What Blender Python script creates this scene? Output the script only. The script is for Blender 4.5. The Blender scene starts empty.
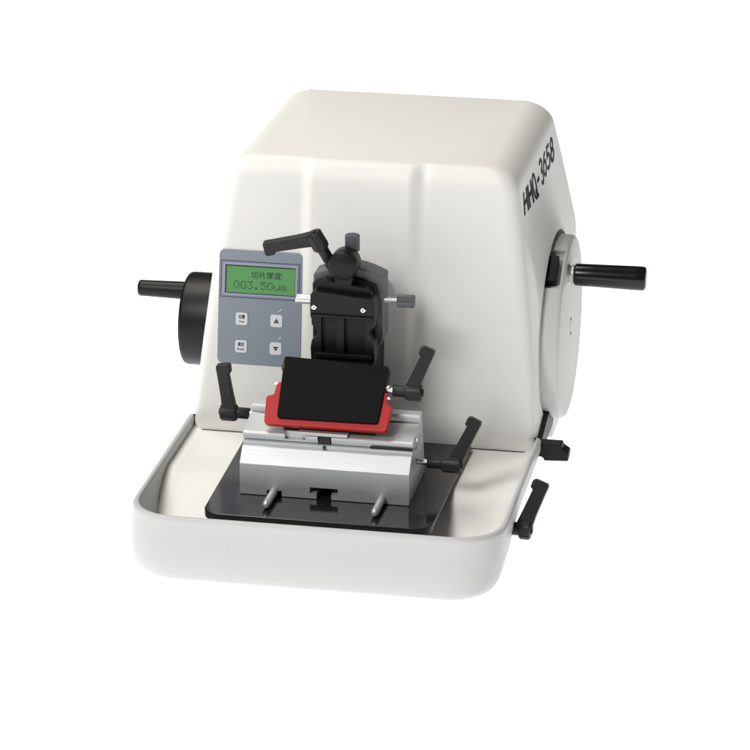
import bpy, bmesh, math
from mathutils import Vector, Matrix
R = math.radians
S = 0.01                      # everything below is authored in centimetres
scene = bpy.context.scene
COL = scene.collection

# ------------------------------------------------------------------ camera
yaw, pitch, F = R(10.8), R(20.8), 3300.0
fwd = Vector((-math.sin(yaw)*math.cos(pitch), math.cos(yaw)*math.cos(pitch), -math.sin(pitch)))
rgt = Vector((math.cos(yaw), math.sin(yaw), 0)); upv = rgt.cross(fwd)
cd = bpy.data.cameras.new("camera"); cam = bpy.data.objects.new("camera", cd); COL.objects.link(cam)
cam.matrix_world = Matrix((( rgt.x, upv.x, -fwd.x, 52.311*S), (rgt.y, upv.y, -fwd.y, -245.317*S),
                           (rgt.z, upv.z, -fwd.z, 114.2476*S), (0, 0, 0, 1)))
cd.sensor_width = 36; cd.lens = F/750*36; cd.clip_start = 0.05; cd.clip_end = 200
scene.camera = cam
scene.view_settings.view_transform = 'Standard'; scene.view_settings.look = 'None'
scene.view_settings.exposure = 0.0; scene.view_settings.gamma = 1.0

# ------------------------------------------------------------------ studio light
w = bpy.data.worlds.new("World"); scene.world = w; w.use_nodes = True
w.node_tree.nodes['Background'].inputs[0].default_value = (1.0, 0.99, 0.97, 1)
w.node_tree.nodes['Background'].inputs[1].default_value = 0.04

def area(name, loc, target, size, power, col=(1, 1, 1), sy=None):
    l = bpy.data.lights.new(name, 'AREA'); l.energy = power; l.color = col
    l.shape = 'RECTANGLE'; l.size = size; l.size_y = sy or size
    o = bpy.data.objects.new(name, l); COL.objects.link(o); o.location = Vector(loc)*S
    o.rotation_euler = (Vector(target)-Vector(loc)).to_track_quat('-Z', 'Y').to_euler()
    return o
area("softbox", (-85, -160, 190), (0, 14, 16), .7, 39, (1, .99, .975))
area("overhead_softbox", (-75, 60, 190), (0, 25, 15), 1.0, 27, (1, .965, .89))

# ------------------------------------------------------------------ materials
def mat(name, col, rough=.5, metal=0., bump=0., bscale=400, rvar=0., coat=0., spec=.5, cvar=0., stretch=None):
    m = bpy.data.materials.new(name); m.use_nodes = True
    nt = m.node_tree; p = nt.nodes['Principled BSDF']
    p.inputs['Base Color'].default_value = (*col, 1); p.inputs['Roughness'].default_value = rough
    p.inputs['Metallic'].default_value = metal; p.inputs['Specular IOR Level'].default_value = spec
    p.inputs['Coat Weight'].default_value = coat; p.inputs['Coat Roughness'].default_value = .12
    tc = nt.nodes.new('ShaderNodeTexCoord'); mp = nt.nodes.new('ShaderNodeMapping')
    nt.links.new(tc.outputs['Object'], mp.inputs['Vector'])
    if stretch: mp.inputs['Scale'].default_value = stretch
    if bump or rvar:
        n = nt.nodes.new('ShaderNodeTexNoise'); n.inputs['Scale'].default_value = bscale; n.inputs['Detail'].default_value = 4
        nt.links.new(mp.outputs[0], n.inputs['Vector'])
        if bump:
            b = nt.nodes.new('ShaderNodeBump'); b.inputs['Strength'].default_value = bump; b.inputs['Distance'].default_value = .0005
            nt.links.new(n.outputs['Fac'], b.inputs['Height']); nt.links.new(b.outputs[0], p.inputs['Normal'])
        if rvar:
            r = nt.nodes.new('ShaderNodeMapRange'); r.inputs['To Min'].default_value = rough-rvar; r.inputs['To Max'].default_value = rough+rvar
            nt.links.new(n.outputs['Fac'], r.inputs['Value']); nt.links.new(r.outputs[0], p.inputs['Roughness'])
    if cvar:
        n2 = nt.nodes.new('ShaderNodeTexNoise'); n2.inputs['Scale'].default_value = 25; n2.inputs['Detail'].default_value = 5
        nt.links.new(tc.outputs['Object'], n2.inputs['Vector'])
        mx = nt.nodes.new('ShaderNodeMix'); mx.data_type = 'RGBA'
        mx.inputs['A'].default_value = (*[c*(1-cvar) for c in col], 1); mx.inputs['B'].default_value = (*[min(1, c*(1+cvar)) for c in col], 1)
        nt.links.new(n2.outputs['Fac'], mx.inputs['Factor']); nt.links.new(mx.outputs['Result'], p.inputs['Base Color'])
    return m
M = {
 'paint': mat('cream_paint', (.83, .82, .79), .42, bump=.16, bscale=900, rvar=.05, spec=.18, cvar=.012),
 'tray':  mat('white_plastic', (.58, .584, .588), .36, bump=.07, bscale=700, rvar=.05, spec=.2, cvar=.012),
 'black': mat('black_anodised', (.008, .008, .009), .42, spec=.25, bump=.12, bscale=1500, rvar=.08, cvar=.2),
 'blackg': mat('black_gloss', (.012, .0125, .014), .12, bump=.03, bscale=300, rvar=.04),
 'bakelite': mat('black_bakelite', (.008, .009, .009), .2, bump=.05, bscale=300, rvar=.05, spec=.3, coat=.12),
 'plastic': mat('charcoal_plastic', (.016, .016, .018), .42, spec=.3, bump=.2, bscale=2200, rvar=.08),
 'blade': mat('black_satin_plate', (.006, .006, .006), .55, spec=.07, bump=.06, bscale=1200, rvar=.06, cvar=.1),
 'graph': mat('graphite_metal', (.115, .12, .125), .5, .4, bump=.12, bscale=1300, rvar=.08),
 'alu':   mat('brushed_aluminium', (.57, .585, .595), .46, .6, bump=.2, bscale=160, rvar=.06, cvar=.02, stretch=(.4, 12, 12)),
 'steel': mat('polished_steel', (.78, .77, .75), .3, 1.),
 'dull':  mat('dull_steel', (.55, .55, .55), .42, .6, bump=.1, bscale=500, rvar=.08),
 'red':   mat('red_paint', (.45, .011, .010), .4, bump=.08, bscale=900, rvar=.06, spec=.25, cvar=.05),
 'panel': mat('blue_grey_panel', (.25, .285, .335), .42, bump=.1, bscale=1800, rvar=.05, cvar=.03),
 'line':  mat('dark_blue_line', (.045, .05, .11), .5),
 'bezel': mat('lilac_grey_bezel', (.32, .34, .46), .4),
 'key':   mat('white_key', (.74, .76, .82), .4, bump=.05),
 'ink':   mat('black_ink', (.008, .008, .008), .6, spec=.08),
 'lcdink': mat('liquid_crystal_ink', (.012, .055, .035), .5),
 'wheel': mat('pale_grey_enamel', (.60, .605, .585), .42, bump=.08, bscale=800, rvar=.05, spec=.12, cvar=.015),
 'seam':  mat('dark_recess', (.02, .02, .021), .6),
}
m = mat('green_display', (.06, .205, .065), .3, coat=.3); p = m.node_tree.nodes['Principled BSDF']
p.inputs['Emission Color'].default_value = (.15, .42, .12, 1); p.inputs['Emission Strength'].default_value = .26; M['lcd'] = m
m = mat('glowing_white_ground', (.8, .8, .8), .9, spec=0.); p = m.node_tree.nodes['Principled BSDF']
p.inputs['Emission Color'].default_value = (1, 1, 1, 1); p.inputs['Emission Strength'].default_value = 1.0; M['ground_glow'] = m  # glow added to the floor for a shadowless white background; not a real lamp

# ------------------------------------------------------------------ mesh helpers (cm)
def box(bm, x0, x1, y0, y1, z0, z1, T=None):
    g = bmesh.ops.create_cube(bm, size=1)
    mt = Matrix.Translation(((x0+x1)/2, (y0+y1)/2, (z0+z1)/2)) @ Matrix.Diagonal((x1-x0, y1-y0, z1-z0, 1))
    bmesh.ops.transform(bm, matrix=(T @ mt) if T else mt, verts=g['verts'])
def cyl(bm, p0, p1, r0, r1=None, seg=40):
    p0 = Vector(p0); p1 = Vector(p1); d = p1-p0; r1 = r0 if r1 is None else r1
    g = bmesh.ops.create_cone(bm, cap_ends=True, segments=seg, radius1=r0, radius2=r1, depth=d.length)
    bmesh.ops.transform(bm, matrix=Matrix.Translation((p0+p1)/2) @ d.to_track_quat('Z', 'Y').to_matrix().to_4x4(), verts=g['verts'])
def prism(bm, pts, T, a0, a1):
    """pts in the local XY plane of T, extruded along its local Z"""
    v0 = [bm.verts.new(T @ Vector((x, y, a0))) for x, y in pts]; v1 = [bm.verts.new(T @ Vector((x, y, a1))) for x, y in pts]
    n = len(pts); bm.faces.new(v0[::-1]); bm.faces.new(v1)
    for i in range(n): bm.faces.new((v0[i], v0[(i+1) % n], v1[(i+1) % n], v1[i]))
def lathe(bm, prof, p0, axis, seg=48, knurl=0, kd=0.):
    """prof = [(along, radius)...] closed at both ends"""
    q = Vector(axis).to_track_quat('Z', 'Y').to_matrix(); p0 = Vector(p0); rings = []
    for a, r in prof:
        ring = []
        for i in range(seg):
            t = 2*math.pi*i/seg; rr = r*(1-(kd if (knurl and i % 2) else 0))
            ring.append(bm.verts.new(p0 + q @ Vector((rr*math.cos(t), rr*math.sin(t), a))))
        rings.append(ring)
    bm.faces.new(rings[0][::-1]); bm.faces.new(rings[-1])
    for A, B in zip(rings, rings[1:]):
        for i in range(seg): bm.faces.new((A[i], A[(i+1) % seg], B[(i+1) % seg], B[i]))
def axes(o, u, v):
    u = Vector(u).normalized(); v = Vector(v); v = (v-u*v.dot(u)).normalized(); n = u.cross(v)
    return Matrix(((u.x, v.x, n.x, o[0]), (u.y, v.y, n.y, o[1]), (u.z, v.z, n.z, o[2]), (0, 0, 0, 1)))
def rrect(w_, h_, r, n=6, cx=0, cy=0):
    pts = []
    for (sx, sy, a) in ((1, 1, 0), (-1, 1, 90), (-1, -1, 180), (1, -1, 270)):
        for i in range(n+1):
            t = R(a+90*i/n); pts.append((cx+sx*(w_/2-r)+r*math.cos(t), cy+sy*(h_/2-r)+r*math.sin(t)))
    return pts
def finish_mesh(me, ang=32):
    bm = bmesh.new(); bm.from_mesh(me)
    for f in bm.faces: f.smooth = True
    for e in bm.edges: e.smooth = not (len(e.link_faces) == 2 and e.calc_face_angle(0) > R(ang))
    bm.to_mesh(me); bm.free()
def obj(name, bm, material, parent=None, bevel=0, seg=2, ang=32, label=None, wn=True):
    bmesh.ops.recalc_face_normals(bm, faces=bm.faces)
    if bevel:
        ed = [e for e in bm.edges if len(e.link_faces) == 2 and e.calc_face_angle(0) > R(28)]
        bmesh.ops.bevel(bm, geom=ed, offset=bevel, segments=seg, profile=.5, affect='EDGES', clamp_overlap=True)
    bmesh.ops.scale(bm, vec=(S, S, S), verts=bm.verts)
    me = bpy.data.meshes.new(name); bm.to_mesh(me); bm.free(); finish_mesh(me, 50 if bevel else ang)
    me.materials.append(M[material]); o = bpy.data.objects.new(name, me); COL.objects.link(o)
    if parent: o.parent = parent
    if label: o['label'] = label
    if wn and bevel: k = o.modifiers.new('wn', 'WEIGHTED_NORMAL'); k.keep_sharp = True
    return o
def boolean(o, cutter_bm, op='DIFFERENCE', ang=32):
    bmesh.ops.recalc_face_normals(cutter_bm, faces=cutter_bm.faces)
    bmesh.ops.scale(cutter_bm, vec=(S, S, S), verts=cutter_bm.verts)
    me = bpy.data.meshes.new('cut'); cutter_bm.to_mesh(me); cutter_bm.free()
    c = bpy.data.objects.new('cut', me); COL.objects.link(c)
    k = o.modifiers.new('b', 'BOOLEAN'); k.object = c; k.operation = op; k.solver = 'EXACT'; k.use_self = True
    o.modifiers.move(len(o.modifiers)-1, 0)
    others = [(mm, mm.show_viewport) for mm in o.modifiers if mm != k]
    for mm, _ in others: mm.show_viewport = False
    bpy.context.view_layer.update()
    dg = bpy.context.evaluated_depsgraph_get()
    new = bpy.data.meshes.new_from_object(o.evaluated_get(dg)); old = o.data
    o.modifiers.remove(k)
    for mm, s in others: mm.show_viewport = s
    o.data = new; new.name = old.name; finish_mesh(new, ang)
    bpy.data.objects.remove(c)
def text(name, body, size, T, material, parent, depth=.02, width=None, align='CENTER', warp=None, bold=0., shear=0.):
    """text in the local XY plane of T (cm)"""
    cu = bpy.data.curves.new(name, 'FONT'); cu.body = body; cu.size = size; cu.align_x = align; cu.align_y = 'CENTER'
    cu.extrude = depth/2; cu.offset = bold; cu.shear = shear; cu.resolution_u = 3
    t = bpy.data.objects.new(name, cu); COL.objects.link(t); bpy.context.view_layer.update()
    me = bpy.data.meshes.new_from_object(t.evaluated_get(bpy.context.evaluated_depsgraph_get()))
    bpy.data.objects.remove(t)
    xs = [v.co.x for v in me.vertices]; k = 1 if not width or not xs else width/(max(xs)-min(xs))
    for v in me.vertices:
        c = T @ Vector((v.co.x*k, v.co.y, v.co.z))
        if warp: c = warp(c, v.co.z)
        v.co = c*S
    me.materials.clear(); me.materials.append(M[material])
    o = bpy.data.objects.new(name, me); COL.objects.link(o); o.parent = parent
    return o
def sm(t): t = max(0., min(1., t)); return t*t*(3-2*t)

# ------------------------------------------------------------------ setting
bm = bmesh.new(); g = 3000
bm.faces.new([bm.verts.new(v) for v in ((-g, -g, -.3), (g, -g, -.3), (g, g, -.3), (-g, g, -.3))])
fl = obj('added_glowing_floor', bm, 'ground_glow'); fl['kind'] = 'structure'  # added glowing ground, also lights the machine from below

# ------------------------------------------------------------------ the machine
root = bpy.data.objects.new('microtome', None); COL.objects.link(root)
root['label'] = 'white rotary microtome with grey display panel, front waste tray and black clamping levers'
root['category'] = 'microtome'

# ---- housing: stacked rings, tapering upwards, with a proud centre panel and a boss round the handwheel
WY, WZ, WR, WX = 34.6, 12.0, 8.35, 17.0      # handwheel axis, radius, outer face
def halfw(z): z = min(z, 28.7); return 15.55-.06*(z-4.4)-.0023*(z-4.4)**2 if z > 4.4 else 15.55-.36*(4.4-z)
def frontY(z): return 22.8+4.25*(max(z, 4.4)-4.4)/24.3
def pad(x, z):
    a = sm((x+6.25)/1.2)*sm((4.5-x)/1.0); up = .18+.82*sm((z-9)/16)
    return up*(.5*a-.2*math.exp(-((x-4.75)/.42)**2)*sm((z-12)/6))
def boss(y, z):
    d = math.hypot(y-WY, z-WZ); t = max(0., min(1., (d-8.9)/6.)); return (1-t)**2.2
def flare(y, z): return .85*min(1, max(0, (28.2-z)/12.5))*max(0, min(1, (y-27)/25))*(1-sm((17-z)/8))
def sideX(y, z, hw):
    b = boss(y, z)*sm((y-frontY(z)+.3)/2.1)
    return max(hw, hw*(1-b)+15.35*b) if hw > 10 else hw
def housing():
    bm = bmesh.new(); rings = []; ZT = 28.75; RZ = 1.9
    lev = [(z, 0.) for z in [-.28, .4, 1.2, 2, 2.8, 3.4, 3.9, 4.2, 4.5]]
    z = 4.8
    while z < ZT-RZ-.05: lev.append((z, 0.)); z += .33
    for k in range(11): a = math.pi/2*k/10; lev.append((ZT-RZ+RZ*math.sin(a), 1-math.cos(a)))
    NF, NS, NC = 150, 64, 8
    for z, ins in lev:
        hw = halfw(z)-ins*2.3; y0 = frontY(z)+ins*1.15; y1 = 50.3-ins*1.0+.16*(28.7-max(z, 17))-.32*max(0, 17-max(z, 3)); fz = 1.0; rc = max(.35, .65+.7*sm((z-4)/16)-.6*ins); ring = []
        for i in range(NF):                               # front, left to right
            x = -(hw-rc)+2*(hw-rc)*i/(NF-1); ring.append((x, y0-pad(x, z)*(1-.5*ins)))
        for i in range(1, NC): t = R(-90+90*i/NC); ring.append((hw-rc+rc*math.cos(t), y0+rc+rc*math.sin(t)))
        for i in range(NS): y = y0+rc+(y1-rc-y0-rc)*i/(NS-1); ring.append((sideX(y, z, hw)+flare(y, z)*fz, y))
        for i in range(1, NC): t = R(90*i/NC); ring.append((hw+flare(y1-rc, z)*fz-rc+rc*math.cos(t), y1-rc+rc*math.sin(t)))
        for i in range(24): ring.append(((hw-rc)-2*(hw-rc)*i/23, y1))
        for i in range(1, NC): t = R(90+90*i/NC); ring.append((-hw+.4+rc+rc*math.cos(t), y1-rc+rc*math.sin(t)))
        for i in range(NS): ring.append((-hw+.4*(1-i/(NS-1)), y1-rc-(y1-rc-y0-rc)*i/(NS-1)))
        for i in range(1, NC): t = R(180+90*i/NC); ring.append((-hw+rc+rc*math.cos(t), y0+rc+rc*math.sin(t)))
        rings.append([bm.verts.new((x, y, z)) for x, y in ring])
    n = len(rings[0])
    for A, B in zip(rings, rings[1:]):
        for i in range(n): bm.faces.new((A[i], A[(i+1) % n], B[(i+1) % n], B[i]))
    bm.faces.new(rings[0][::-1]); bm.faces.new(rings[-1])
    return bm
house = obj('housing', housing(), 'paint', root, ang=60, label='cream white sheet hood with raised centre front and rounded edges')
cut = bmesh.new(); cyl(cut, (13.0, WY, WZ), (20, WY, WZ), WR+.42, seg=96)
boolean(house, cut, ang=50)

def side_point(y, z): return sideX(y, z, halfw(z))
# model lettering on the right side, drawn with a stroke alphabet and laid on the tapered side wall
def ell(cx, cy, rx, ry, a0, a1, n=14): return [(cx+rx*math.cos(R(a0+(a1-a0)*k/n)), cy+ry*math.sin(R(a0+(a1-a0)*k/n))) for k in range(n+1)]
GL = {'H': [[(.05, 0), (.05, 1)], [(.57, 0), (.57, 1)], [(.05, .5), (.57, .5)]],
      'Q': [ell(.31, .5, .27, .5, 0, 360, 28), [(.33, .28), (.62, -.06)]],
      '-': [[(.1, .46), (.52, .46)]],
      '3': [ell(.29, .75, .25, .25, 150, -90)+ell(.29, .25, .28, .25, 90, -155)],
      '6': [[(.50, .98), (.30, .86), (.13, .62)]+ell(.31, .31, .27, .31, 165, 525, 26)],
      '5': [[(.54, .98), (.12, .98), (.08, .56)]+ell(.28, .31, .29, .31, 112, -150, 18)],
      '8': [ell(.31, .75, .21, .24, 0, 360, 24), ell(.31, .26, .27, .26, 0, 360, 26)]}
def ribbon(pts, wd):
    closed = (Vector(pts[0])-Vector(pts[-1])).length < 1e-4
    P = [Vector(p) for p in (pts[:-1] if closed else pts)]; n = len(P); L = []; Rr = []
    for i in range(n):
        a_ = P[(i-1) % n] if (closed or i) else None; b_ = P[(i+1) % n] if (closed or i < n-1) else None
        d0 = (P[i]-a_).normalized() if a_ is not None else None; d1 = (b_-P[i]).normalized() if b_ is not None else None
        d0 = d0 or d1; d1 = d1 or d0; n0 = Vector((-d0.y, d0.x)); n1 = Vector((-d1.y, d1.x)); m_ = (n0+n1).normalized(); k = min(1.6, 1/max(.3, m_.dot(n0)))
        L.append(P[i]+m_*wd/2*k); Rr.append(P[i]-m_*wd/2*k)
    return L, Rr, closed
bm = bmesh.new(); PX, HT, yst, zst = 2.28, 1.72, 28.35, 24.35
for gi, ch in enumerate('HHQ-3658'):
    for si, st in enumerate(GL[ch]):
        if len(st) == 2: st = [tuple(Vector(st[0]).lerp(Vector(st[1]), t/5)) for t in range(6)]
        L, Rr, closed = ribbon(st, .168); n = len(L); V = []
        for row in (L, Rr):
            for hgt in (-.03, .03+.012*si):
                vs = []
                for q in row:
                    zz = zst+q.y*HT; yy = yst+gi*PX+q.x*PX*1.28+(zz-zst)*.62
                    vs.append(bm.verts.new((sideX(yy, zz, halfw(zz))+flare(yy, zz)+hgt, yy, zz)))
                V.append(vs)
        for i in range(n if closed else n-1):
            j = (i+1) % n
            for A, B in ((V[1], V[3]), (V[0], V[1]), (V[3], V[2])): bm.faces.new((A[i], A[j], B[j], B[i]))
        if not closed:
            for e in (0, n-1): bm.faces.new((V[0][e], V[1][e], V[3][e], V[2][e]))
obj('model_lettering', bm, 'ink', house)

# ---- waste tray
def tray():
    bm = bmesh.new(); rings = []
    TH = .5; ZR = 5.45
    outer = [(-.3, 14.5, .45), (-.22, 14.8, .12), (.05, 15.1, -.15), (.6, 15.4, -.32), (1.5, 15.62, -.33), (2.4, 15.75, -.26), (3.4, 15.9, -.13), (4.3, 15.98, -.03), (5.0, 16.0, 0), (5.24, 15.99, .0), (5.38, 15.93, .06), (ZR, 15.82, .17)]
    inner = [(ZR, 15.66, .34), (5.37, 15.55, .45), (5.15, 15.5, .5), (4.4, 15.44, .52), (3.2, 15.15, .6), (2.2, 14.7, .8), (1.6, 14.1, 1.25), (1.25, 13.2, 2.0), (1.15, 12.2, 3.0)]
    for z, hx, yo in outer+inner:
        y1 = 23.3; a = 4.3 if z > .8 else 3.9; b = 4.1; ring = []
        for i in range(17):
            t = math.pi+math.pi/2*i/16; c, s_ = math.cos(t), math.sin(t); e = 2/2.25
            ring.append((-hx+a+a*math.copysign(abs(c)**e, c), yo+b+b*math.copysign(abs(s_)**e, s_)))
        for i in range(1, 20): ring.append((-hx+a+2*(hx-a)*i/20, yo))
        for i in range(17):
            t = 1.5*math.pi+math.pi/2*i/16; c, s_ = math.cos(t), math.sin(t)
            ring.append((hx-a+a*math.copysign(abs(c)**e, c), yo+b+b*math.copysign(abs(s_)**e, s_)))
        for i in range(1, 12): ring.append((hx, yo+b+(y1-yo-b)*i/12))
        ring += [(hx, y1), (-hx, y1)]
        for i in range(1, 12): ring.append((-hx, y1-(y1-yo-b)*i/12))
        tp = lambda x, y: (1-.045*max(0, (4.3-z)/4.3)*sm((y-4)/14))*(1+(.032*min(1, (5-z)/3.5) if x < 0 and z < 5 else 0))
        rings.append([bm.verts.new((x*tp(x, y), y, z)) for x, y in ring])
    n = len(rings[0])
    for A, B in zip(rings, rings[1:]):
        for i in range(n): bm.faces.new((A[i], A[(i+1) % n], B[(i+1) % n], B[i]))
    bm.faces.new(rings[0][::-1]); bm.faces.new(rings[-1])
    return bm
tr = obj('waste_tray', tray(), 'tray', root, ang=60, label='white moulded tray with rounded front corners')
# raised deck behind the trough, inside the tray
bm = bmesh.new(); NX, NY = 30, 40; gr = []
def deckz(y): return 1.0+3.2*sm((y-4)/10)
for j in range(NY+1):
    y = 4.2+19.2*j/NY; z = deckz(y); hx = 13.4+1.7*min(1, (z-1)/1.2)+.5*max(0, (z-2.2)/2)
    gr.append([bm.verts.new((-hx+2*hx*i/NX, y, z+.10*max(0, abs(-1+2*i/NX)-.93)/.07*3)) for i in range(NX+1)])
for j in range(NY):
    for i in range(NX): bm.faces.new((gr[j][i], gr[j][i+1], gr[j+1][i+1], gr[j+1][i]))
deck = obj('deck', bm, 'paint', tr, ang=80)
sd = deck.modifiers.new('thick', 'SOLIDIFY'); sd.thickness = .003; sd.offset = -1

bm = bmesh.new(); box(bm, -15.35, 15.2, 22.68, 22.9, 4.12, 4.25); obj('base_seam', bm, 'seam', tr)

# ---- base plate
bm = bmesh.new()
def rpoly(pts, rr, n=6):
    out = []; N = len(pts)
    for i in range(N):
        p = Vector(pts[i]); a = (Vector(pts[i-1])-p).normalized(); b = (Vector(pts[(i+1) % N])-p).normalized(); r = rr[i]
        h = math.acos(max(-1, min(1, a.dot(b))))/2; L = r/math.tan(h); c = p+(a+b).normalized()*(r/math.sin(h)); s0 = p+a*L-c; s1 = p+b*L-c
        for k in range(n+1):
            d = s0.lerp(s1, k/n).normalized()*r; out.append((c.x+d.x, c.y+d.y))
    return out
prism(bm, rpoly([(-10.0, 3.2), (9.55, 3.1), (10.0, 22.3), (-10.2, 22.3)], [1.4, 1.4, .3, .3], 8), Matrix.Identity(4), 4.0, 4.70)
plate = obj('base_plate', bm, 'blackg', root, bevel=.07, seg=2, label='glossy black plate under the knife holder')
bm = bmesh.new()
bm.free()
for x, y in ((9.15, 14.0), (-9.2, 14.0), (8.4, 6.0), (-9.0, 6.0)):
    bm = bmesh.new(); cyl(bm, (x-.3, y, 1.0), (x-.3, y, 4.15), .42); obj('support_post', bm, 'black', plate, bevel=.03)

# ---- knife holder base: lower block with dovetail chamfer
XZ = Matrix(((1, 0, 0, 0), (0, 0, 1, 0), (0, 1, 0, 0), (0, 0, 0, 1)))
YZ = Matrix(((0, 0, 1, 0), (1, 0, 0, 0), (0, 1, 0, 0), (0, 0, 0, 1)))   # local x->y, y->z, z->x
bm = bmesh.new()
prism(bm, [(7.74, 4.74), (7.74, 7.55), (8.85, 8.74), (9.22, 8.74), (9.22, 9.1), (14.3, 9.1), (15.5, 4.74)], YZ, -7.70, 6.98)
kb = obj('knife_holder_base', bm, 'alu', root, bevel=.045, seg=2, label='silver aluminium block standing on the black plate')
cut = bmesh.new()
prism(cut, [(-1.62, 5.78), (-1.62, 5.22), (-1.03, 5.22), (-1.03, 4.4), (.25, 4.4), (.25, 5.22), (.82, 5.22), (.82, 5.78)], XZ, 7, 10.2); boolean(kb, cut)
cut = bmesh.new(); box(cut, -5.35, -4.05, 7, 9.0, 4.5, 5.25); boolean(kb, cut)
bm = bmesh.new(); box(bm, -2.2, 1.4, 10.0, 10.3, 4.76, 6.0); obj('slot_bar', bm, 'seam', kb)
bm = bmesh.new(); box(bm, -5.5, -3.9, 8.6, 8.8, 4.76, 5.4); obj('slot_bar', bm, 'seam', kb)
for x in (-4.72, 4.62):
    bm = bmesh.new(); lathe(bm, [(-.9, .34), (0, .34), (2.75, .34), (2.9, .32), (3.0, .27), (3.07, .19), (3.1, .08)], (x, 7.7, 5.18), (-.02, -1, -.03), 32)
    obj('guide_pin', bm, 'dull', kb, ang=60)
# sliding carriage on the block
bm = bmesh.new()
prism(bm, [(9.55, 9.14), (9.55, 9.42), (9.35, 9.42), (9.35, 9.72), (9.5, 9.84), (12.45, 10.36), (12.45, 9.9), (12.75, 9.9), (12.75, 10.55), (12.95, 10.95), (13.75, 11.05), (14.2, 9.14)], YZ, -7.75, 6.98)
car = obj('carriage', bm, 'alu', root, bevel=.03, seg=2, label='flat silver slide on top of the knife holder base')
cut = bmesh.new(); box(cut, -4.1, -2.3, 9.0, 9.95, 9.3, 10.4); box(cut, -1.25, -.05, 9.0, 10.2, 9.0, 10.4); boolean(car, cut)
bm = bmesh.new(); box(bm, -1.15, -.15, 9.5, 10.15, 9.16, 9.72); obj('slot_key', bm, 'seam', car, bevel=.02)
bm = bmesh.new(); box(bm, -2.9, 1.35, 9.28, 11.2, 9.86, 10.16); obj('knife_seat', bm, 'dull', car, bevel=.03)
bm = bmesh.new(); box(bm, 3.3, 6.99, 9.20, 9.42, 9.12, 9.24); obj('seam_gap', bm, 'seam', car)
bm = bmesh.new(); cyl(bm, (-.62, 9.0, 8.95), (-.62, 9.3, 8.95), .13, seg=20); obj('grub_screw', bm, 'seam', kb)
# engraved triangle marks
def tri(bm, cx, cy, s, T, t=.05):
    P = [Vector((cx+s*math.cos(R(a)), cy+s*math.sin(R(a)))) for a in (90, 210, 330)]
    for i in range(3):
        a, b = P[i], P[(i+1) % 3]; d = (b-a).normalized()*t*.5; nrm = Vector((-d.y, d.x))
        prism(bm, [tuple(a-d+nrm), tuple(a-d-nrm), tuple(b+d-nrm), tuple(b+d+nrm)], T, 0, .012)
Tt = axes((0, 9.5, 9.845), (1, 0, 0), (0, 2.95, .52))
bm = bmesh.new(); tri(bm, 5.35, .9, .55, Tt, .07); obj('engraved_mark', bm, 'dull', car)
# hook spring on the carriage's right end
bm = bmesh.new(); lathe(bm, [(0, .22), (.15, .22), (.2, .12)], (6.96, 10.6, 9.6), (1, 0, 0), 24); obj('side_screw', bm, 'steel', car)
bm = bmesh.new()
pr = None
for k in range(9):
    t = R(-150+k*24); q = Vector((7.1, 10.4+.42*math.cos(t), 9.25+.42*math.sin(t)))
    if pr is not None: cyl(bm, pr, q, .05, seg=8)
    pr = q
obj('spring_clip', bm, 'dull', car)

# ---- knife clamp and red guard (tilted plane)
TA = R(50); v = Vector((0, math.cos(TA), math.sin(TA))); Tk = axes((-.6, 9.45, 10.78), (1, 0, 0), v)   # local z points up-front
bm = bmesh.new()
prism(bm, rpoly([(-5.3, -.2), (5.3, -.15), (5.5, 2.15), (5.05, 2.3), (4.95, 3.35), (4.45, 3.45), (4.2, .45), (-3.95, .45), (-4.1, 3.7), (-4.65, 3.6), (-4.75, 2.55), (-5.4, 2.3)],
      [.35, .35, .2, .15, .15, .1, .25, .25, .1, .15, .15, .25], 4), Tk, -.55, .05)
rg = obj('knife_guard', bm, 'red', root, bevel=.05, seg=2, label='red finger guard round the knife clamp')
bm = bmesh.new()
prism(bm, rpoly([(-4.2, .35), (4.5, .42), (4.9, 5.6), (-4.25, 5.95)], [.3, .3, .25, .25], 5), Tk, -.9, .32)
kc = obj('knife_clamp', bm, 'blade', root, bevel=.06, seg=2, label='flat black knife clamp plate')
bm = bmesh.new(); prism(bm, [(-4.36, 4.75), (-4.1, 4.75), (-4.08, 5.2), (-4.36, 5.2)], Tk, -.6, .36); obj('clamp_notch', bm, 'seam', kc, bevel=.03)
for rr, q, sx in ((.16, (-4.55, 3.5, -.1), -1), (.2, (4.75, 3.9, -.2), 1), (.14, (4.9, 2.9, -.2), 1)):
    bm = bmesh.new(); lathe(bm, [(0, rr), (.3, rr), (.38, rr*.6)], Tk @ Vector(q), (sx, 0, 0), 20); obj('pivot_screw', bm, 'steel', kc)
bm = bmesh.new()                                   # support under the knife clamp
prism(bm, [(10.2, 10.0), (10.5, 10.9), (13.0, 14.0), (13.7, 13.6), (13.6, 11.0), (13.0, 10.2)], YZ, -4.4, 3.6)
obj('clamp_bracket', bm, 'black', kc, bevel=.05)

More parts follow.
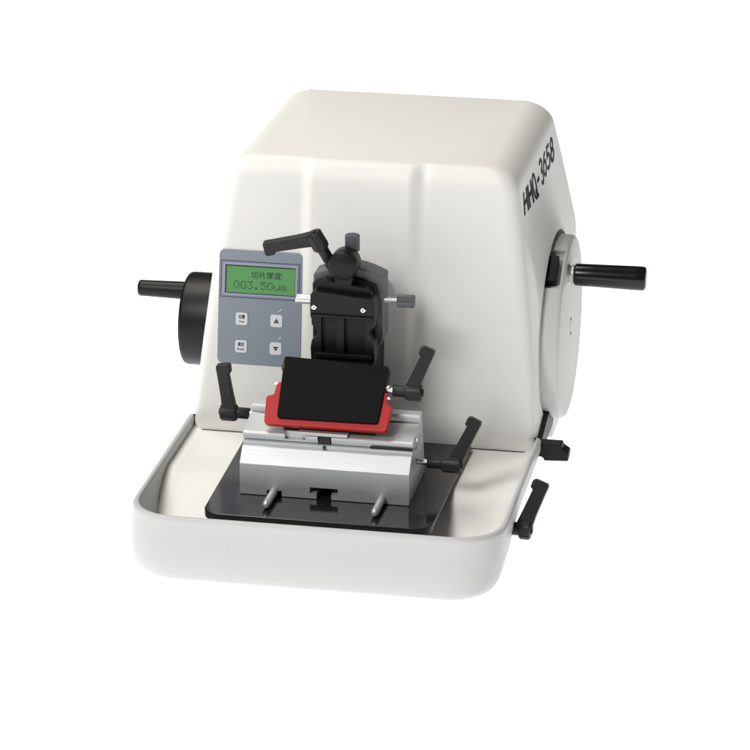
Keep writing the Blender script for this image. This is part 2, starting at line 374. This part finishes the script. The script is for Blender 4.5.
# ---- clamping levers
def lever(name, base, axis, hub, arm, alen, parent, label=None, off=.78, sc=1.12, stud=.9, lean=None, side=None):
    """hub runs from base along axis; arm leaves near its outer end along arm"""
    base = Vector(base); ax = Vector(axis).normalized(); ar = Vector(arm).normalized()
    bm = bmesh.new()
    lathe(bm, [(0, .40*sc), (.06, .44*sc), (hub*.42, .44*sc), (hub*.44, .60*sc), (hub*.5, .64*sc), (hub-.1, .64*sc), (hub, .56*sc)], base, ax, 28)
    hu = obj(name, bm, 'plastic', parent, ang=40, label=label)
    c = base+ax*hub*off
    u = ar; s_ = ax if side is None else Vector(side)
    T = axes(c, u, s_)       # local x along arm, y along hub axis, z across
    bm = bmesh.new(); L = alen
    hw0, hw1 = .56*sc, .42*sc
    pts = [(0, -hw0), (L*.35, -hw0*.86), (L*.80, -hw1), (L*.81, -hw1*1.5), (L*.97, -hw1*1.55), (L, -hw1*1.1), (L, hw1*.95), (L*.95, hw1*1.15), (L*.8, hw1*1.12), (L*.35, hw0*.84), (0, hw0)]
    prism(bm, pts, T, -.36*sc, .36*sc)
    obj('lever_arm', bm, 'plastic', hu, bevel=.09*sc, seg=3)
    bm = bmesh.new()
    # hexagonal release button and end collar
    lathe(bm, [(hub-.02, .30*sc), (hub+.12, .30*sc), (hub+.16, .24*sc)], base, ax, 6)
    for k in range(8):
        t = 2*math.pi*k/8; q = axes(base, ax, (0, .3, 1)); d = q.to_3x3() @ Vector((0, math.cos(t), math.sin(t)))
        cyl(bm, base+ax*(hub*.5)+d*.60*sc, base+ax*(hub-.12)+d*.60*sc, .09*sc, seg=8)
    obj('hub_collar', bm, 'plastic', hu)
    bm = bmesh.new(); cyl(bm, base-ax*stud, base+ax*.1, .24*sc, seg=24)
    obj('stud', bm, 'steel', hu)
    return hu
lever('clamping_lever', (-7.95, 12.9, 10.05), (-1, 0, 0), 2.55, (-.16, .05, 1), 4.4, root, label='black clamping lever left of the red guard', off=.68)
lever('clamping_lever', (4.75, 12.2, 13.35), (1, 0, 0), 2.5, (.40, .12, 1), 4.2, root, label='black clamping lever right of the knife clamp', off=.62)
lever('clamping_lever', (7.9, 11.4, 7.35), (1, -.02, 0), 2.95, (.46, .2, 1), 4.4, root, label='black clamping lever on the right end of the silver block')
lever('clamping_lever', (-1.75, 17.2, 22.95), (-.55, -.12, 1), 2.9, (-1, -.1, -.22), 4.6, root, label='black clamping lever above the specimen clamp', off=.80, stud=.8)
lever('clamping_lever', (15.6, 8.2, 3.2), (1, 0, 0), 1.75, (.38, .3, 1), 4.4, root, label='black clamping lever on the right outer wall of the tray', off=.6, sc=1.28, stud=.15)

# ---- brake lever below the handwheel
bm = bmesh.new()
prism(bm, [(24.2, 3.6), (31.5, 3.5), (33.5, 5.0), (33.5, 6.2), (28.5, 5.7), (24.2, 4.85)], YZ, 15.35, 15.95)
bk = obj('brake_lever', bm, 'black', root, bevel=.06, label='black brake lever below the handwheel')
bm = bmesh.new(); prism(bm, [(15.4, 3.75), (16.2, 3.6), (16.3, 3.3), (18.45, 3.4), (18.5, 4.2), (17.9, 4.6), (17.8, 4.9), (15.4, 4.9)], XZ, 23.3, 24.7)
obj('brake_grip', bm, 'black', bk, bevel=.12)
bm = bmesh.new(); box(bm, 14.4, 15.6, 34.0, 40.2, 1.2, 4.6); obj('brake_cover', bm, 'paint', bk, bevel=.15)

# ---- handwheel on the right
bm = bmesh.new()
lathe(bm, [(0, WR-.25), (.08, WR), (2.5, WR), (2.72, WR-.06), (2.88, WR-.2), (2.94, WR-.42)], (WX-2.94, WY, WZ), (1, 0, 0), 128)
hwl = obj('handwheel', bm, 'wheel', root, ang=50, label='pale grey handwheel with black crank handle')
# window in the rim with the locking latch
a = R(136); er = Vector((0, math.cos(a), math.sin(a))); et = Vector((0, -math.sin(a), math.cos(a)))
a0 = R(123); er = Vector((0, math.cos(a0), math.sin(a0))); et = Vector((0, math.sin(a0), -math.cos(a0)))
T = axes(Vector((0, WY, WZ))+er*WR, (1, 0, 0), et)
cut = bmesh.new(); box(cut, 14.7, 16.7, -2.0, 2.4, -.9, .8, T); boolean(hwl, cut, ang=50)
bm = bmesh.new(); box(bm, 14.8, 16.25, -1.3, 1.5, -.95, .02, T); obj('locking_latch', bm, 'black', hwl, bevel=.08)
bm = bmesh.new(); lathe(bm, [(0, .32), (.05, .32), (.07, .26)], (WX-.01, WY, WZ+.1), (1, 0, 0), 24); obj('hub_cap', bm, 'dull', hwl)
bm = bmesh.new()
for dz in (.62, -.15, -.75): box(bm, WX+.004, WX+.03, WY-.22, WY+.18, WZ+dz, WZ+dz+.22)
obj('hub_mark', bm, 'ink', hwl)
HY, HZ = 31.9, 17.95
bm = bmesh.new(); lathe(bm, [(-.2, .9), (.14, .9), (.2, .78), (.34, .76), (.36, .86), (.55, .86), (.62, .7), (.9, .7)], (WX, HY, HZ), (1, 0, 0), 40); obj('handle_collar', bm, 'dull', hwl, ang=40)
bm = bmesh.new()
lathe(bm, [(0, .9), (.06, .98), (.2, 1.0), (2, 1.03), (5.4, 1.09), (6.1, 1.09), (6.28, 1.03), (6.38, .9), (6.42, .7), (6.43, .3)], (WX+.62, HY, HZ), (1, 0, 0), 64)
obj('crank_handle', bm, 'bakelite', hwl, ang=50)

# ---- coarse feed wheel on the left
CY, CZ, CR = 30.0, 12.15, 4.25
bm = bmesh.new()
lathe(bm, [(0, CR), (3.0, CR), (3.25, CR-.08), (3.36, CR-.25)], (-14.2, CY, CZ), (-1, 0, 0), 96)
cw = obj('coarse_wheel', bm, 'black', root, ang=50, label='small black hand wheel on the left side')
bm = bmesh.new(); lathe(bm, [(0, .82), (.3, .82), (3.0, .76), (4.0, .74), (4.35, .74), (4.5, .66), (4.56, .5), (4.58, .2)], (-17.5, CY-.4, CZ+2.75), (-1, 0, 0), 48)
obj('wheel_handle', bm, 'black', cw, ang=50)

# ---- control panel
ta = math.atan2(4.25, 24.3); zc = 15.45
T = axes((-9.62, frontY(zc)-.02, zc), (1, 0, 0), (0, math.sin(ta), math.cos(ta)))
PW, PH = 7.6, 10.3
bm = bmesh.new(); prism(bm, rrect(PW, PH, .5), T, -.3, .10)
cp = obj('control_panel', bm, 'panel', root, bevel=.03, label='blue grey keypad panel with green display')
# local panel coordinates
bm = bmesh.new(); X0, X1, Y0, Y1 = -3.62, 3.58, .85, 4.18
for (a_, b_, c_, d_) in ((X0, X1, Y1-.07, Y1), (X0, X1, Y0, Y0+.07), (X0, X0+.07, Y0, Y1), (X1-.07, X1, Y0, Y1)): box(bm, a_, b_, c_, d_, .08, .112, T)
obj('border_line', bm, 'line', cp)
bm = bmesh.new(); w2 = .34
for (a_, b_, c_, d_) in ((X0+.18, X1-.18, Y1-.18-w2*.6, Y1-.18), (X0+.18, X1-.18, Y0+.18, Y0+.18+w2*.6), (X0+.18, X0+.18+w2*.7, Y0+.18+w2*.6, Y1-.18-w2*.6), (X1-.18-w2*.7, X1-.18, Y0+.18+w2*.6, Y1-.18-w2*.6)):
    box(bm, a_, b_, c_, d_, .06, .17, T)
obj('display_bezel', bm, 'bezel', cp, bevel=.02)
bm = bmesh.new(); box(bm, X0+.42, X1-.42, Y0+.38, Y1-.38, .05, .108, T); obj('display_rim', bm, 'seam', cp)
bm = bmesh.new(); box(bm, X0+.52, X1-.46, Y0+.46, Y1-.50, .07, .12, T); obj('display_screen', bm, 'lcd', cp)
Tz = T @ Matrix.Translation((0, 0, .125))
text('display_text', '切片厚度:', .68, Tz @ Matrix.Translation((.6, 2.93, 0)), 'lcdink', cp, .006, width=2.9, bold=.008)
DM = {'0': '01110 10001 10001 10001 10001 10001 01110', '3': '11111 00010 00100 00010 00001 10001 01110', '5': '11111 10000 11110 00001 00001 10001 01110',
      '.': '00000 00000 00000 00000 00000 01100 01100', 'u': '00000 00000 10001 10001 10001 10011 01101', 'm': '00000 00000 11010 10101 10101 10101 10101'}
bm = bmesh.new(); pt = .102
for ci, ch in enumerate('003.50um'):
    for ri, row in enumerate(DM[ch].split()):
        for xi, bit in enumerate(row):
            if bit == '1':
                x = -2.42+(ci*6+xi)*pt; y = 2.38-ri*pt; box(bm, x, x+pt*.86, y-pt*.86, y, -.003, .003, Tz)
dt = obj('display_text', bm, 'lcdink', cp)
keys = [(-1.62, -1.05), (1.55, -1.05), (-1.62, -3.55), (1.55, -3.55)]
for (kx, ky) in keys:
    bm = bmesh.new(); prism(bm, rrect(1.08, 1.12, .2, cx=kx, cy=ky), T, .05, .16); obj('button', bm, 'key', cp, bevel=.03)
Tb = T @ Matrix.Translation((0, 0, .168))
for (kx, ky), (a_, b_) in zip((keys[0], keys[2]), (('设置', 'Set'), ('确定', 'Enter'))):
    text('button_legend', a_, .40, Tb @ Matrix.Translation((kx, ky+.17, 0)), 'ink', cp, .006, width=.6, bold=.006)
    text('button_legend', b_, .27, Tb @ Matrix.Translation((kx, ky-.24, 0)), 'ink', cp, .006, width=.5 if b_ == 'Set' else .7, bold=.003)
for (kx, ky), s_ in ((keys[1], 1), (keys[3], -1)):
    bm = bmesh.new(); o3 = .27; i3 = .09
    O = [(kx+o3*math.cos(R(a_)), ky-.04*s_+s_*o3*math.sin(R(a_))) for a_ in (90, 210, 330)]
    I = [(kx+i3*math.cos(R(a_)), ky-.04*s_+s_*i3*math.sin(R(a_))) for a_ in (90, 210, 330)]
    for i in range(3):
        j = (i+1) % 3; q = [O[i], O[j], I[j], I[i]]; prism(bm, q if s_ > 0 else q[::-1], Tb, -.003, .003)
    obj('arrow_mark', bm, 'ink', cp)

for (kx, ky) in (keys[1], keys[3]):  # small white slanted mark above each arrow button
    bm = bmesh.new(); prism(bm, [(kx+.1, ky+.78), (kx+.42, ky+.98), (kx+.50, ky+1.1), (kx+.34, ky+1.04)], Tb, -.06, -.05); obj('white_tick', bm, 'key', cp)

# ---- specimen head on the front
bm = bmesh.new()
XZ = Matrix(((1, 0, 0, 0), (0, 0, 1, 0), (0, 1, 0, 0), (0, 0, 0, 1)))
box(bm, -2.3, 1.75, 18.6, 24.2, 9.0, 19.5)
col = obj('specimen_column', bm, 'black', root, bevel=.12, label='black slide column coming out of the housing')
bm = bmesh.new()
arch = [(-3.25, 15.2), (2.55, 15.2), (2.9, 15.9), (2.9, 21.5)] + [(2.9-6.15*k/10, 21.5+.85*math.sin(math.pi*k/10)) for k in range(1, 10)] + [(-3.25, 21.5)]
prism(bm, arch, XZ, 17.6, 19.9)
bp_ = obj('head_plate', bm, 'graph', col, bevel=.12, seg=3, label='dark grey arched back plate')
bm = bmesh.new()
arch2 = [(-3.2, 15.3), (2.35, 15.3), (2.35, 20.9)] + [(2.35-5.55*k/10, 20.9+.65*math.sin(math.pi*k/10)) for k in range(1, 10)] + [(-3.2, 20.9)]
prism(bm, arch2, XZ, 17.0, 17.62); obj('head_face', bm, 'black', col, bevel=.05)
# clamp body with scalloped sides
def arcpts(cx, cz, r, a0, a1, n=8): return [(cx+r*math.cos(R(a0+(a1-a0)*k/n)), cz+r*math.sin(R(a0+(a1-a0)*k/n))) for k in range(n+1)]
bm = bmesh.new()
pts = [(-3.0, 14.5), (-1.7, 14.35), (-1.6, 14.05), (2.35, 14.05), (2.6, 14.8)] + arcpts(2.75, 17.0, .75, 250, 110) + [(2.6, 18.6), (2.6, 20.0), (2.3, 20.35), (-2.7, 20.75), (-3.05, 20.4), (-3.05, 18.4), (-2.95, 18.3)] + arcpts(-3.2, 17.0, .75, 70, -70) + [(-3.05, 15.6)]
prism(bm, pts, XZ, 15.2, 17.1)
cb = obj('specimen_clamp', bm, 'black', root, bevel=.07, seg=2, label='black specimen clamp with scalloped sides')
cut = bmesh.new(); box(cut, -2.1, -.75, 14.8, 15.75, 14.9, 18.6); box(cut, -.1, 1.75, 14.8, 15.75, 14.9, 18.6); boolean(cb, cut, ang=40)
bm = bmesh.new(); box(bm, -2.9, 2.4, 14.95, 15.35, 18.55, 18.75); obj('jaw', bm, 'black', cb, bevel=.05)
bm = bmesh.new(); box(bm, -2.6, 2.3, 14.85, 15.4, 14.95, 15.3); obj('jaw', bm, 'black', cb, bevel=.05)
bm = bmesh.new(); prism(bm, [(-2.85, 20.55), (2.3, 20.2), (1.9, 21.0), (.9, 21.1), (-2.0, 21.5), (-2.6, 21.1)], XZ, 16.1, 17.4); obj('clamp_cap', bm, 'black', cb, bevel=.1)
for x, z in ((-2.68, 19.35), (1.58, 19.35)):
    bm = bmesh.new(); lathe(bm, [(-.1, .24), (.10, .24), (.16, .18)], (x, 15.2, z), (0, -1, 0), 28); s1 = obj('socket_screw', bm, 'steel', cb)
    boolc = bmesh.new(); cyl(boolc, (x, 14.9, z), (x, 15.2, z), .10, seg=6); boolean(s1, boolc)
bm = bmesh.new()
lathe(bm, [(0, 1.14), (.05, 1.21), (.14, 1.26), (1.9, 1.26), (2.0, 1.2)], (-.35, 15.9, 22.95), (0, 1, -.05), 56)
ck = obj('cam_knob', bm, 'black', cb, ang=50, label='round topped black cam knob')
bm = bmesh.new(); prism(bm, [(-1.25, 22.6), (.6, 22.6), (.45, 21.4), (.15, 20.7), (-.85, 20.7), (-1.1, 21.4)], XZ, 16.15, 17.6); obj('cam_stem', bm, 'black', cb, bevel=.12, seg=3)
bm = bmesh.new(); cyl(bm, (-1.15, 17.2, 22.1), (-1.75, 17.1, 22.9), .55, seg=6); obj('stud_nut', bm, 'black', cb)
def knob(name, p, ax, L, r, parent):
    bm = bmesh.new(); lathe(bm, [(0, r*.86), (.07, r), (L-.07, r), (L, r*.86)], p, ax, 72, knurl=1, kd=.07); return obj(name, bm, 'graph', parent, ang=12)
knob('knurled_knob', (.05, 18.3, 23.6), (0, 0, 1), 1.45, .64, cb)
bm = bmesh.new(); cyl(bm, (.05, 18.3, 21.5), (.05, 18.3, 23.7), .22); obj('knob_spindle', bm, 'dull', cb)
knob('knurled_knob', (4.05, 18.0, 19.42), (1, 0, 0), 1.5, .58, cb)
bm = bmesh.new(); lathe(bm, [(0, .26), (.9, .26), (.9, .2), (1.6, .2)], (2.6, 18.0, 19.42), (1, 0, 0), 24); obj('knob_spindle', bm, 'dull', cb)
bm = bmesh.new(); lathe(bm, [(0, .42), (1.6, .42), (1.68, .36)], (-3.0, 17.2, 19.3), (-1, 0, 0), 40); obj('chrome_rod', bm, 'steel', cb)

scene.render.engine = 'CYCLES'
